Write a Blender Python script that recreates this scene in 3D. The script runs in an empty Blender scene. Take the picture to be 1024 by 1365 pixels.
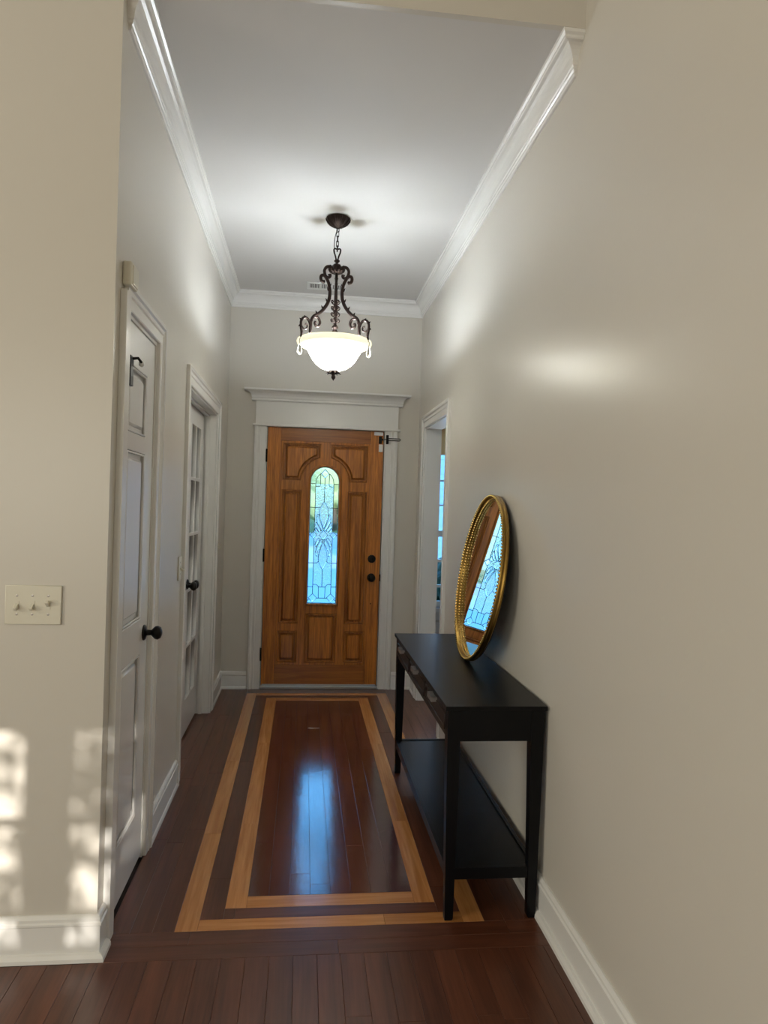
import bpy, bmesh, math, random
from mathutils import Vector, Matrix, Euler
random.seed(7)
S = bpy.context.scene
COL = S.collection
PI = math.pi
# ---------------------------------------------------------------- calibration
XL, XR, D, Y0, H = -0.611, 0.8935, 5.584, 2.307, 3.086
# ---------------------------------------------------------------- camera
yaw, pit, rol, FPX = 0.1127, -0.0070, 0.0316, 941.15
fw = Vector((math.sin(yaw)*math.cos(pit), math.cos(yaw)*math.cos(pit), math.sin(pit)))
r0 = Vector((math.cos(yaw), -math.sin(yaw), 0)); u0 = r0.cross(fw)
rt = r0*math.cos(rol)+u0*math.sin(rol); up = -r0*math.sin(rol)+u0*math.cos(rol)
cd = bpy.data.cameras.new('camera'); cam = bpy.data.objects.new('camera', cd); COL.objects.link(cam)
cd.sensor_fit = 'HORIZONTAL'; cd.sensor_width = 36; cd.lens = 36*FPX/1024
cd.clip_start = 0.05; cd.clip_end = 400
M = Matrix((rt, up, -fw)).transposed().to_4x4(); M.translation = (0, 0, 1.4514)
cam.matrix_world = M; S.camera = cam
# ---------------------------------------------------------------- view
S.view_settings.view_transform = 'Standard'; S.view_settings.look = 'None'
S.view_settings.gamma = 1; S.view_settings.use_curve_mapping = False
S.view_settings.exposure = 0.0
# ---------------------------------------------------------------- sky and sun
SUN_D = Vector((-0.15, 1.0, -0.25)).normalized()      # direction the sunlight travels
w = bpy.data.worlds.new('world'); S.world = w; w.use_nodes = True
nt = w.node_tree; bg = nt.nodes['Background']; sky = nt.nodes.new('ShaderNodeTexSky')
sky.sky_type = 'NISHITA'; sky.sun_disc = False; sky.sun_elevation = math.radians(14)
sky.sun_rotation = math.atan2(-SUN_D.x, -SUN_D.y); sky.air_density = 1.3; sky.dust_density = 0.0; sky.ozone_density = 4.0
wb = nt.nodes.new('ShaderNodeMix'); wb.data_type = 'RGBA'; wb.blend_type = 'MULTIPLY'; wb.inputs[0].default_value = 1.0
wb.inputs[7].default_value = (0.50, 0.88, 1.10, 1)       # white balance of the photograph (set for the warm interior)
nt.links.new(sky.outputs[0], wb.inputs[6]); nt.links.new(wb.outputs[2], bg.inputs[0]); bg.inputs[1].default_value = 0.95

def light(name, kind, loc, energy, color=(1, 1, 1), direction=None, **kw):
    l = bpy.data.lights.new(name, kind); l.energy = energy; l.color = color
    for k, v in kw.items(): setattr(l, k, v)
    o = bpy.data.objects.new(name, l); COL.objects.link(o); o.location = loc
    if direction is not None: o.rotation_euler = Vector(direction).to_track_quat('-Z', 'Y').to_euler()
    return o
light('sun', 'SUN', (0, -8, 6), 6.0, (1.0, 0.94, 0.86), SUN_D, angle=0.006)
# added warm fill lamps in the unseen living room, standing in for daylight
light('fill_west', 'AREA', (-4.85, -0.4, 1.9), 88, (1.0, 0.97, 0.83), (1, 0, 0), shape='RECTANGLE', size=2.0, size_y=3.0)
light('fill_back', 'AREA', (-2.8, -3.1, 1.7), 50, (1.0, 0.97, 0.86), (0, 1, 0), shape='RECTANGLE', size=2.4, size_y=1.7)
light('daylight_dining_window', 'AREA', (1.5, 5.50, 1.35), 9, (0.85, 0.93, 1.0), (0, -1, 0), shape='RECTANGLE', size=0.8, size_y=1.2)
light('fill_study', 'AREA', (-3.3, 4.0, 1.5), 3, (0.85, 0.92, 1.0), (1, 0, 0), shape='RECTANGLE', size=1.4, size_y=1.3)  # added weak fill lamp; the study has no window

# ---------------------------------------------------------------- materials
def mat(name, col, rough=0.5, metal=0.0, spec=0.5, bump=None, coat=0.0, coat_rough=0.1, emit=None, trans=0.0, ior=1.45):
    m = bpy.data.materials.new(name); m.use_nodes = True
    n = m.node_tree.nodes; L = m.node_tree.links; p = n['Principled BSDF']
    p.inputs['Base Color'].default_value = (*col, 1); p.inputs['Roughness'].default_value = rough
    p.inputs['Metallic'].default_value = metal; p.inputs['Specular IOR Level'].default_value = spec
    p.inputs['Coat Weight'].default_value = coat; p.inputs['Coat Roughness'].default_value = coat_rough
    p.inputs['Transmission Weight'].default_value = trans; p.inputs['IOR'].default_value = ior
    if emit: p.inputs['Emission Color'].default_value = (*emit[0], 1); p.inputs['Emission Strength'].default_value = emit[1]
    if bump:
        sc, st, dist = bump
        tc = n.new('ShaderNodeTexCoord'); no = n.new('ShaderNodeTexNoise'); b = n.new('ShaderNodeBump')
        no.inputs['Scale'].default_value = sc; no.inputs['Detail'].default_value = 4
        b.inputs['Strength'].default_value = st; b.inputs['Distance'].default_value = dist
        L.new(tc.outputs['Object'], no.inputs['Vector']); L.new(no.outputs['Fac'], b.inputs['Height']); L.new(b.outputs[0], p.inputs['Normal'])
    return m

def wood(name, c_dark, c_light, rough, grain_axis='Y', gscale=1.0, var=0.25, coat=0.0, bump=0.1, wave=0.0, contrast=(0.3, 0.75)):
    """wood with long streaks along grain_axis; every object gets its own offset and tone"""
    m = bpy.data.materials.new(name); m.use_nodes = True
    n = m.node_tree.nodes; L = m.node_tree.links; p = n['Principled BSDF']
    tc = n.new('ShaderNodeTexCoord'); oi = n.new('ShaderNodeObjectInfo')
    mp = n.new('ShaderNodeMapping'); add = n.new('ShaderNodeVectorMath'); add.operation = 'ADD'
    mul = n.new('ShaderNodeMath'); mul.operation = 'MULTIPLY'; mul.inputs[1].default_value = 37.0
    L.new(oi.outputs['Random'], mul.inputs[0]); L.new(tc.outputs['Object'], add.inputs[0]); L.new(mul.outputs[0], add.inputs[1])
    s = {'X': (1.6, 34, 34), 'Y': (34, 1.6, 34), 'Z': (34, 34, 1.6)}[grain_axis]
    mp.inputs['Scale'].default_value = tuple(a*gscale for a in s); L.new(add.outputs[0], mp.inputs['Vector'])
    n1 = n.new('ShaderNodeTexNoise'); n1.inputs['Scale'].default_value = 1.0; n1.inputs['Detail'].default_value = 8; n1.inputs['Distortion'].default_value = 0.9
    L.new(mp.outputs[0], n1.inputs['Vector'])
    n2 = n.new('ShaderNodeTexNoise'); n2.inputs['Scale'].default_value = 5.0; n2.inputs['Detail'].default_value = 5
    L.new(mp.outputs[0], n2.inputs['Vector'])
    mixn = n.new('ShaderNodeMath'); mixn.operation = 'MULTIPLY_ADD'; mixn.inputs[1].default_value = 0.35
    L.new(n2.outputs['Fac'], mixn.inputs[0]); 
    sc = n.new('ShaderNodeMath'); sc.operation = 'MULTIPLY'; sc.inputs[1].default_value = 0.65; L.new(n1.outputs['Fac'], sc.inputs[0]); L.new(sc.outputs[0], mixn.inputs[2])
    cr = n.new('ShaderNodeValToRGB'); cr.color_ramp.elements[0].position = contrast[0]; cr.color_ramp.elements[1].position = contrast[1]
    cr.color_ramp.elements[0].color = (*c_dark, 1); cr.color_ramp.elements[1].color = (*c_light, 1)
    L.new(mixn.outputs[0], cr.inputs[0])
    hsv = n.new('ShaderNodeHueSaturation'); mr = n.new('ShaderNodeMapRange')
    mr.inputs['To Min'].default_value = 1-var; mr.inputs['To Max'].default_value = 1+var
    L.new(oi.outputs['Random'], mr.inputs['Value']); L.new(mr.outputs[0], hsv.inputs['Value']); L.new(cr.outputs[0], hsv.inputs['Color'])
    L.new(hsv.outputs[0], p.inputs['Base Color'])
    p.inputs['Roughness'].default_value = rough; p.inputs['Coat Weight'].default_value = coat; p.inputs['Coat Roughness'].default_value = 0.13
    b = n.new('ShaderNodeBump'); b.inputs['Strength'].default_value = bump; b.inputs['Distance'].default_value = 0.001
    L.new(mixn.outputs[0], b.inputs['Height'])
    if wave:
        n3 = n.new('ShaderNodeTexNoise'); n3.inputs['Scale'].default_value = 9.0; n3.inputs['Detail'].default_value = 3
        L.new(add.outputs[0], n3.inputs['Vector'])
        b2 = n.new('ShaderNodeBump'); b2.inputs['Strength'].default_value = wave; b2.inputs['Distance'].default_value = 0.004
        L.new(n3.outputs['Fac'], b2.inputs['Height']); L.new(b2.outputs[0], b.inputs['Normal'])
        L.new(b2.outputs[0], p.inputs['Coat Normal'])
    L.new(b.outputs[0], p.inputs['Normal'])
    return m

PAINT = mat('wall_paint', (0.67, 0.63, 0.56), 0.30, bump=(90, 0.12, 0.0015))
CEIL = mat('ceiling_paint', (0.70, 0.68, 0.66), 0.75, bump=(60, 0.1, 0.001))
TRIM = mat('white_trim', (0.85, 0.835, 0.80), 0.27)
DOORW = mat('white_door', (0.80, 0.785, 0.755), 0.27, bump=(25, 0.05, 0.001))
PLAST = mat('almond_plastic', (0.74, 0.70, 0.58), 0.3)
WPLAST = mat('white_plastic', (0.82, 0.82, 0.80), 0.35)
BLACKM = mat('black_metal', (0.012, 0.011, 0.010), 0.32, metal=0.6)
BRONZE = mat('oil_rubbed_bronze', (0.026, 0.015, 0.012), 0.45, metal=0.75, bump=(160, 0.5, 0.002))
BLACKW = mat('black_painted_wood', (0.0022, 0.0022, 0.0028), 0.36, spec=0.26, bump=(60, 0.08, 0.001))
BLACKT = mat('dark_drawer_wood', (0.016, 0.0085, 0.006), 0.42, bump=(60, 0.1, 0.001))
PEWTER = mat('dark_pewter', (0.42, 0.39, 0.36), 0.38, metal=0.9)
GOLD = mat('antique_gold', (0.33, 0.20, 0.05), 0.30, metal=1.0, bump=(45, 0.35, 0.003))
GOLDB = mat('bright_gold_bead', (0.80, 0.56, 0.20), 0.22, metal=1.0)
MIRR = mat('mirror_silver', (0.86, 0.88, 0.88), 0.005, metal=1.0)
SUBF = mat('subfloor', (0.02, 0.012, 0.009), 0.7)
STEEL = mat('sill_aluminium', (0.55, 0.53, 0.5), 0.35, metal=0.9)
LEAD = mat('dark_lead_came', (0.035, 0.04, 0.04), 0.45, metal=0.6)
OAKD = wood('dark_plank', (0.066, 0.020, 0.0095), (0.150, 0.050, 0.024), 0.30, 'Y', 0.75, 0.12, coat=0.12, bump=0.3, wave=0.10, contrast=(0.34, 0.66))
CHERRY = wood('cherry_plank', (0.048, 0.0095, 0.0085), (0.105, 0.022, 0.018), 0.15, 'Y', 0.6, 0.16, coat=1.0, bump=0.15, wave=0.16, contrast=(0.38, 0.62))
MAPLE = wood('maple_plank', (0.42, 0.165, 0.042), (0.64, 0.29, 0.095), 0.26, 'Y', 0.6, 0.12, coat=0.4, bump=0.12, wave=0.08, contrast=(0.36, 0.64))
DWV = wood('door_wood_vertical', (0.27, 0.080, 0.009), (0.64, 0.228, 0.032), 0.36, 'Z', 1.3, 0.10, coat=0.15, bump=0.12, contrast=(0.36, 0.64))
DWH = wood('door_wood_horizontal', (0.23, 0.070, 0.010), (0.50, 0.172, 0.028), 0.36, 'X', 1.3, 0.08, coat=0.15, bump=0.12)

def glass(name, col=(1, 1, 1), rough=0.0, bump=None, ior=1.45):
    return mat(name, col, rough, trans=1.0, ior=ior, bump=bump)
G_CLEAR = glass('clear_bevel_glass', (0.95, 0.98, 0.97), 0.02, (9, 0.10, 0.01))
G_HAM = glass('hammered_glass', (0.92, 0.98, 0.97), 0.05, (75, 0.9, 0.004))
G_BEV = glass('bright_bevel_glass', (0.98, 1, 1), 0.0)
G_WIN = glass('window_glass', (0.97, 0.98, 0.98), 0.0, ior=1.05)
CRYST = glass('crystal', (1, 1, 0.97), 0.0, ior=1.5)
FOL = mat('foliage', (0.42, 0.48, 0.24), 0.6, bump=(6, 1.0, 0.1))
FOLD = mat('dark_foliage', (0.012, 0.03, 0.012), 0.6, bump=(12, 1.0, 0.05))
BARK = mat('bark', (0.10, 0.07, 0.05), 0.8, bump=(20, 0.8, 0.02))
GRASS = mat('lawn', (0.16, 0.20, 0.05), 0.9, bump=(14, 0.8, 0.03))
CONC = mat('concrete', (0.58, 0.68, 0.66), 0.8, bump=(20, 0.4, 0.01))
ASPH = mat('pale_asphalt', (0.55, 0.56, 0.57), 0.85, bump=(50, 0.4, 0.01))
SIDING = mat('blue_siding', (0.07, 0.22, 0.40), 0.6, bump=(10, 0.2, 0.005))
ROOFM = mat('roof_shingle', (0.10, 0.11, 0.13), 0.85, bump=(20, 0.5, 0.01))

def bowl_material():
    m = bpy.data.materials.new('alabaster_glass'); m.use_nodes = True
    n = m.node_tree.nodes; L = m.node_tree.links
    p = n['Principled BSDF']; out = n['Material Output']
    p.inputs['Base Color'].default_value = (0.85, 0.82, 0.70, 1); p.inputs['Roughness'].default_value = 0.25
    p.inputs['Emission Color'].default_value = (0.96, 0.985, 1.0, 1); p.inputs['Emission Strength'].default_value = 11.0
    tr = n.new('ShaderNodeBsdfTranslucent'); tr.inputs[0].default_value = (0.95, 0.92, 0.78, 1)
    mx = n.new('ShaderNodeMixShader'); mx.inputs[0].default_value = 0.45
    L.new(p.outputs[0], mx.inputs[1]); L.new(tr.outputs[0], mx.inputs[2]); L.new(mx.outputs[0], out.inputs[0])
    return m
BOWL = bowl_material()
RIMG = mat('cream_rim_glass', (0.80, 0.77, 0.58), 0.2, emit=((1, 0.95, 0.72), 0.8))

# ---------------------------------------------------------------- helpers
def wloc(o):
    v = Vector((0, 0, 0))
    while o: v += o.location; o = o.parent
    return v
def link(name, me, m, parent=None, loc=None, smooth=False):
    """me is in world coordinates; it becomes an object whose origin is loc (or its parent's origin)"""
    o = bpy.data.objects.new(name, me); COL.objects.link(o)
    if m is not None:
        me.materials.clear(); me.materials.append(m)
    base = Vector((0, 0, 0))
    if parent is not None:
        base = wloc(parent); o.parent = parent
    if loc is not None:
        o.location = Vector(loc)-base; base = Vector(loc)
    me.transform(Matrix.Translation(-base))
    if smooth:
        for f in me.polygons: f.use_smooth = True
    return o
def from_bm(name, bm, m, parent=None, loc=None, smooth=False):
    bmesh.ops.recalc_face_normals(bm, faces=bm.faces[:])
    me = bpy.data.meshes.new(name); bm.to_mesh(me); bm.free()
    return link(name, me, m, parent, loc, smooth)
def tag(o, label=None, cat=None, group=None, kind=None):
    if label: o['label'] = label
    if cat: o['category'] = cat
    if group: o['group'] = group
    if kind: o['kind'] = kind
    return o
def struct(o, label=None): return tag(o, label, None, None, 'structure')
def thing(name, loc, label, cat, group=None):
    o = bpy.data.objects.new(name, None); COL.objects.link(o); o.location = loc; o.empty_display_size = 0.1
    return tag(o, label, cat, group)
def sroot(name, loc, label):
    o = bpy.data.objects.new(name, None); COL.objects.link(o); o.location = loc
    return struct(o, label)
def add_box(bm, a, b, bev=0.0):
    a, b = [min(x, y) for x, y in zip(a, b)], [max(x, y) for x, y in zip(a, b)]
    r = bmesh.ops.create_cube(bm, size=1.0)
    for v in r['verts']: v.co = Vector([a[i]+(v.co[i]+0.5)*(b[i]-a[i]) for i in range(3)])
    if bev:
        es = list({e for v in r['verts'] for e in v.link_edges})
        bmesh.ops.bevel(bm, geom=es, offset=bev, segments=2, affect='EDGES', profile=0.5)
def box(name, a, b, m, parent=None, bev=0.0, loc=None):
    bm = bmesh.new(); add_box(bm, a, b, bev); return from_bm(name, bm, m, parent, loc)
def boxes(name, lst, m, parent=None, bev=0.0):
    bm = bmesh.new()
    for a, b in lst: add_box(bm, a, b, bev)
    return from_bm(name, bm, m, parent)
def lathe_bm(bm, prof, c, seg=32, axis='Z'):
    rings = []
    for r, z in prof:
        ring = []
        for k in range(seg):
            t = 2*PI*k/seg; x, y = r*math.cos(t), r*math.sin(t)
            co = {'Z': (x, y, z), 'X': (z, x, y), '-X': (-z, x, y), '-Y': (x, -z, y)}[axis]
            ring.append(bm.verts.new(Vector(c)+Vector(co)))
        rings.append(ring)
    for a, b in zip(rings, rings[1:]):
        for k in range(seg): bm.faces.new((a[k], a[(k+1) % seg], b[(k+1) % seg], b[k]))
    for ring in (rings[0], rings[-1]):
        try: bm.faces.new(ring)
        except Exception: pass
def lathe(name, prof, c, m, parent=None, seg=32, axis='Z', smooth=True):
    bm = bmesh.new(); lathe_bm(bm, prof, c, seg, axis); bmesh.ops.remove_doubles(bm, verts=bm.verts[:], dist=1e-6)
    return from_bm(name, bm, m, parent, None, smooth)
def curve_mesh(splines, bevel=0.0, dims='3D', extrude=0.0, offset=0.0, res=2, cyclic=False, radii=None, caps=True, smoothc=False, resu=6):
    cu = bpy.data.curves.new('c', 'CURVE'); cu.dimensions = dims; cu.bevel_depth = bevel; cu.bevel_resolution = res
    cu.extrude = extrude; cu.offset = offset; cu.resolution_u = resu; cu.use_fill_caps = caps
    if dims == '2D': cu.fill_mode = 'BOTH'
    for i, pts in enumerate(splines):
        if smoothc:
            sp = cu.splines.new('BEZIER'); sp.bezier_points.add(len(pts)-1)
            for k, q in enumerate(pts):
                b = sp.bezier_points[k]; b.co = tuple(q) if len(q) == 3 else (*q, 0); b.handle_left_type = b.handle_right_type = 'AUTO'
                if radii: b.radius = radii[k]
        else:
            sp = cu.splines.new('POLY'); sp.points.add(len(pts)-1)
            for k, q in enumerate(pts):
                sp.points[k].co = (*q, 1) if len(q) == 3 else (*q, 0, 1)
                if radii: sp.points[k].radius = radii[k]
        sp.use_cyclic_u = cyclic or dims == '2D'
    o = bpy.data.objects.new('c', cu); COL.objects.link(o)
    me = bpy.data.meshes.new_from_object(o)
    bpy.data.objects.remove(o); bpy.data.curves.remove(cu)
    return me
def tube(name, pts, r, m, parent=None, smoothc=False, cyclic=False, radii=None, res=2, resu=6):
    me = curve_mesh([pts], bevel=r, res=res, cyclic=cyclic, radii=radii, smoothc=smoothc, resu=resu)
    return link(name, me, m, parent, None, True)
FAR = lambda y: Matrix(((1, 0, 0, 0), (0, 0, -1, y), (0, 1, 0, 0), (0, 0, 0, 1)))       # (u,v,w)->(u, y-w, v)
LEFT = lambda x: Matrix(((0, 0, 1, x), (1, 0, 0, 0), (0, 1, 0, 0), (0, 0, 0, 1)))       # (u,v,w)->(x+w, u, v)
def plate(name, outline, holes, th, m, mtx, parent=None, bev=0.0, res=1, loc=None):
    """flat board with holes; w runs 0..th"""
    me = curve_mesh([outline]+list(holes), bevel=bev, dims='2D', extrude=max(th/2-bev, 0.0001), offset=-bev, res=res)
    me.transform(mtx @ Matrix.Translation((0, 0, th/2)))
    return link(name, me, m, parent, loc)
def rect(u0, v0, u1, v1): return [(u0, v0), (u1, v0), (u1, v1), (u0, v1)]
def sweep(path, n, prof, sign=1, cyclic=False, caps=True):
    """mitred moulding: profile (a, b): a in the plane, away from the path; b along n"""
    n = Vector(n); P = [Vector(p) for p in path]; bm = bmesh.new(); rings = []; N = len(P)
    for i in range(N):
        ds = []
        if i > 0 or cyclic: ds.append((P[i]-P[i-1]).normalized())
        if i < N-1 or cyclic: ds.append((P[(i+1) % N]-P[i]).normalized())
        ps = [n.cross(d)*sign for d in ds]
        mv = ps[0] if len(ps) == 1 else (ps[0]+ps[1])/(1+ps[0].dot(ps[1]))
        rings.append([bm.verts.new(P[i]+mv*a+n*b) for a, b in prof])
    K = len(prof)
    pairs = list(zip(rings, rings[1:]))+([(rings[-1], rings[0])] if cyclic else [])
    for A, B in pairs:
        for k in range(K): bm.faces.new((A[k], A[(k+1) % K], B[(k+1) % K], B[k]))
    if caps and not cyclic: bm.faces.new(rings[0]); bm.faces.new(rings[-1])
    return bm
def copy_tree(o, parent=None):
    c = o.copy(); COL.objects.link(c)
    if parent is not None: c.parent = parent
    for ch in list(o.children): copy_tree(ch, c)
    return c

# ================================================================ ROOM SHELL
T = 0.12
box_list = []
struct(boxes('wall_left', [((XL-T, Y0+T, 0), (XL, 2.43, H)), ((XL-T, 2.43, 2.085), (XL, 2.955, H)), ((XL-T, 2.955, 0), (XL, 3.75, H)),
       ((XL-T, 3.75, 2.055), (XL, 4.94, H)), ((XL-T, 4.94, 0), (XL, D, H))], PAINT), 'off-white hallway wall on the left with a closet door and a glazed double door')
struct(boxes('wall_front', [((-5, Y0, 0), (XL, Y0+T, H)), ((-5, Y0, H), (XR, Y0+0.024, 4.4))], PAINT), 'cream wall beside and above the opening into the hallway')
struct(boxes('wall_right', [((XR, -3.2, 0), (XR+T, 4.43, 4.4)), ((XR, 4.43, 2.06), (XR+T, 5.26, 4.4)), ((XR, 5.26, 0), (XR+T, D, 4.4))], PAINT),
       'long off-white wall on the right behind the black console table')
struct(boxes('wall_far', [((-3.6, D, 0), (-0.32, D+0.14, 3.3)), ((-0.32, D, 2.07), (0.635, D+0.14, 3.3)), ((0.635, D, 0), (1.014, D+0.14, 3.3)),
       ((1.014, D, 0), (1.93, D+0.14, 0.66)), ((1.014, D, 2.13), (1.93, D+0.14, 3.3)), ((1.93, D, 0), (4.5, D+0.14, 3.3))], PAINT),
       'off-white end wall around the wooden front door')
struct(boxes('ceiling', [((XL-T, Y0+0.024, H), (XR, D, H+0.12))], CEIL), 'flat white ceiling of the hallway')
# rooms only glimpsed or reflected: study, dining room, big living room
struct(boxes('wall_study', [((-3.6, Y0+T, 0), (-3.5, D, H)), ((-3.5, Y0+T, H), (XL-T, D, H+0.1))], PAINT), 'wall and ceiling of the room behind the glazed double door')
struct(boxes('wall_dining', [((4.2, 2.3, 0), (4.3, D, H)), ((XR+T, 2.3, 0), (4.2, 2.4, H)), ((XR+T, 2.3, H), (4.3, D, H+0.1))], PAINT), 'walls and ceiling of the room beyond the right doorway')
struct(boxes('wall_back', [((-5.1, -3.34, 0), (-4.0, -3.2, 4.4)), ((-4.0, -3.34, 0), (-1.6, -3.2, 0.8)), ((-4.0, -3.34, 2.6), (-1.6, -3.2, 4.4)),
       ((-1.6, -3.34, 0), (-0.62, -3.2, 4.4)), ((-0.62, -3.34, 0), (0.36, -3.2, 0.9)), ((-0.62, -3.34, 2.16), (0.36, -3.2, 4.4)),
       ((0.36, -3.34, 0), (XR+T, -3.2, 4.4))], PAINT), 'wall behind the camera with the rear window and an added wide one')
struct(boxes('wall_west', [((-5.1, -3.2, 0), (-5.0, -1.9, 4.4)), ((-5.1, -1.9, 0), (-5.0, 1.1, 0.9)), ((-5.1, -1.9, 2.9), (-5.0, 1.1, 4.4)), ((-5.1, 1.1, 0), (-5.0, Y0+T, 4.4))], PAINT),
       'far side wall of the living room with an added wide window')
struct(box('ceiling_living', (-5.1, -3.34, 4.4), (XR+T, Y0+T, 4.5), CEIL), 'high white ceiling of the living room')

# ---------------------------------------------------------------- sunlit rear window, plus windows added to back the fill lamps
def window_unit(name, x0, x1, z0, z1, y, label, cols, rows, thick=0.05, along='X', mw=0.022):
    r = sroot(name, ((x0+x1)/2, y, z0) if along == 'X' else (y, (x0+x1)/2, z0), label)
    mt = FAR(y+thick/2) if along == 'X' else LEFT(y-thick/2)
    plate('window_frame', rect(x0, z0, x1, z1), [rect(x0+0.045, z0+0.045, x1-0.045, z1-0.045)], thick, TRIM, mt, r, 0.004)
    a0, a1, b0, b1 = x0+0.045, x1-0.045, z0+0.045, z1-0.045
    for k in range(1, cols):
        u = a0+(a1-a0)*k/cols
        plate('muntin', rect(u-mw/2, b0, u+mw/2, b1), [], thick*0.6, TRIM, mt, r)
    for k in range(1, rows):
        v = b0+(b1-b0)*k/rows
        plate('muntin', rect(a0, v-mw/2, a1, v+mw/2), [], thick*0.55, TRIM, mt, r)
    return r, (a0, a1, b0, b1), mt
r, _, _ = window_unit('window_4', -0.62, 0.04, 0.90, 2.16, -3.27, 'left half of the divided window behind the camera', 2, 4)
r, _, _ = window_unit('window_5', 0.09, 0.36, 0.90, 2.16, -3.27, 'narrow half of the divided window behind the camera', 1, 4)
struct(box('trim_8', (0.04, -3.34, 0.90), (0.09, -3.2, 2.16), TRIM), 'post between the two halves of the rear window')
DBLIND = mat('cream_roller_blind', (0.85, 0.70, 0.42), 0.7)
_n = DBLIND.node_tree.nodes; _t = _n.new('ShaderNodeBsdfTranslucent'); _t.inputs[0].default_value = (1.0, 0.55, 0.30, 1)
_m = _n.new('ShaderNodeMixShader'); _m.inputs[0].default_value = 0.6
DBLIND.node_tree.links.new(_n['Principled BSDF'].outputs[0], _m.inputs[1]); DBLIND.node_tree.links.new(_t.outputs[0], _m.inputs[2]); DBLIND.node_tree.links.new(_m.outputs[0], _n['Material Output'].inputs[0])
BLIND = mat('cream_blind', (0.80, 0.72, 0.55), 0.8)  # for blinds added to keep bluish sky light out of the living room
r, _, _ = window_unit('fill_window_back', -4.0, -1.6, 0.8, 2.6, -3.27, 'added wide window behind the camera, backing the rear fill lamp', 4, 3)
box('sky_block_blind', (-3.96, -3.225, 0.84), (-1.64, -3.22, 2.57), BLIND, r)
r, _, _ = window_unit('fill_window_west', -1.9, 1.1, 0.9, 2.9, -5.05, 'added wide window in the living room side wall, backing the west fill lamp', 4, 3, along='Y')
box('sky_block_blind', (-5.02, -1.86, 0.94), (-5.015, 1.06, 2.87), BLIND, r)

# ================================================================ FLOOR
floor = sroot('floor', (0, 0, 0), 'glossy dark hardwood floor with two inlaid maple border bands')
box('subfloor', (-5.0, -3.2, -0.06), (4.3, D+0.0, -0.0135), SUBF, floor)
_pc = {}
def plank_mesh(w_, l_):
    key = (round(w_, 3), round(l_, 3))
    if key in _pc: return _pc[key]
    g, c, h = 0.0003, 0.0007, 0.013
    bm = bmesh.new()
    def ring(i, z): return [bm.verts.new((sx*(w_/2-i), sy*(l_/2-i), z)) for sx, sy in ((-1, -1), (1, -1), (1, 1), (-1, 1))]
    R = [ring(g, -h), ring(g, -c), ring(g+c, 0)]
    for a, b in zip(R, R[1:]):
        for k in range(4): bm.faces.new((a[k], a[(k+1) % 4], b[(k+1) % 4], b[k]))
    bm.faces.new(R[2]); bm.faces.new(R[0])
    bmesh.ops.recalc_face_normals(bm, faces=bm.faces[:])
    me = bpy.data.meshes.new('plank'); bm.to_mesh(me); bm.free(); _pc[key] = me
    return me
def plank(x0, y0, x1, y1, m, across=False, name='plank'):
    w_, l_ = (x1-x0, y1-y0) if not across else (y1-y0, x1-x0)
    me = plank_mesh(w_, l_)
    if not me.materials: me.materials.append(m)
    o = bpy.data.objects.new(name, me); COL.objects.link(o); o.parent = floor
    o.location = ((x0+x1)/2, (y0+y1)/2, random.uniform(-0.00025, 0.00015))
    if across: o.rotation_euler.z = PI/2
    else: o.rotation_euler.y = random.uniform(-0.0045, 0.0045)
    o.material_slots[0].link = 'OBJECT'; o.material_slots[0].material = m
    return o
def run(x0, x1, ya, yb, m, lens=(0.6, 1.3), across=False, breaks=None, name='plank'):
    """a row of boards end to end (along Y, or along X when across)"""
    a, b = (ya, yb) if not across else (x0, x1)
    cuts = [a]
    if breaks: cuts += [q for q in breaks if a < q < b]
    else:
        c = a+random.uniform(0.25, lens[1])
        while c < b-0.25: cuts.append(round(c, 2)); c += random.uniform(*lens)
    cuts.append(b)
    for p, q in zip(cuts, cuts[1:]):
        if across: plank(p, ya, q, yb, m, True, name)
        else: plank(x0, p, x1, q, m, False, name)
# centre field of cherry boards
n = 8; fx0, fx1, fy0, fy1 = -0.1625, 0.448, 2.63, 5.25
brk = [[3.05, 4.3], [3.13, 4.0, 4.8], [2.78, 3.53, 4.2, 4.9], [2.70, 3.86, 4.6], [3.40, 4.4], [3.0, 3.9, 4.75], [3.6, 4.9], [3.13, 4.2]]
for k in range(n):
    a = fx0+(fx1-fx0)*k/n; b = fx0+(fx1-fx0)*(k+1)/n
    run(a, b, fy0, fy1, CHERRY, breaks=brk[k])
# inner maple band, dark ring, outer maple band
run(-0.2375, -0.1625, 2.555, 5.326, MAPLE, breaks=[3.23, 4.32], name='inlay_plank'); run(0.448, 0.523, 2.555, 5.326, MAPLE, breaks=[3.23, 4.29], name='inlay_plank')
run(-0.1625, 0.448, 2.555, 2.63, MAPLE, across=True, breaks=[9], name='inlay_plank'); run(-0.1625, 0.448, 5.25, 5.326, MAPLE, across=True, breaks=[0.1], name='inlay_plank')
run(-0.3165, -0.2375, 2.49, 5.39, OAKD, breaks=[2.76, 4.0, 4.9]); run(0.523, 0.603, 2.49, 5.39, OAKD, breaks=[2.66, 3.5, 4.5])
run(-0.2375, 0.523, 2.49, 2.555, OAKD, across=True, breaks=[-0.2]); run(-0.2375, 0.523, 5.326, 5.39, OAKD, across=True, breaks=[0.2])
run(-0.3915, -0.3165, 2.425, 5.455, MAPLE, breaks=[3.14, 4.02], name='inlay_plank'); run(0.603, 0.678, 2.425, 5.455, MAPLE, breaks=[3.3, 4.4], name='inlay_plank')
run(-0.3165, 0.603, 2.425, 2.49, MAPLE, across=True, breaks=[0.325], name='inlay_plank'); run(-0.3165, 0.603, 5.39, 5.455, MAPLE, across=True, breaks=[0.2], name='inlay_plank')
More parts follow.
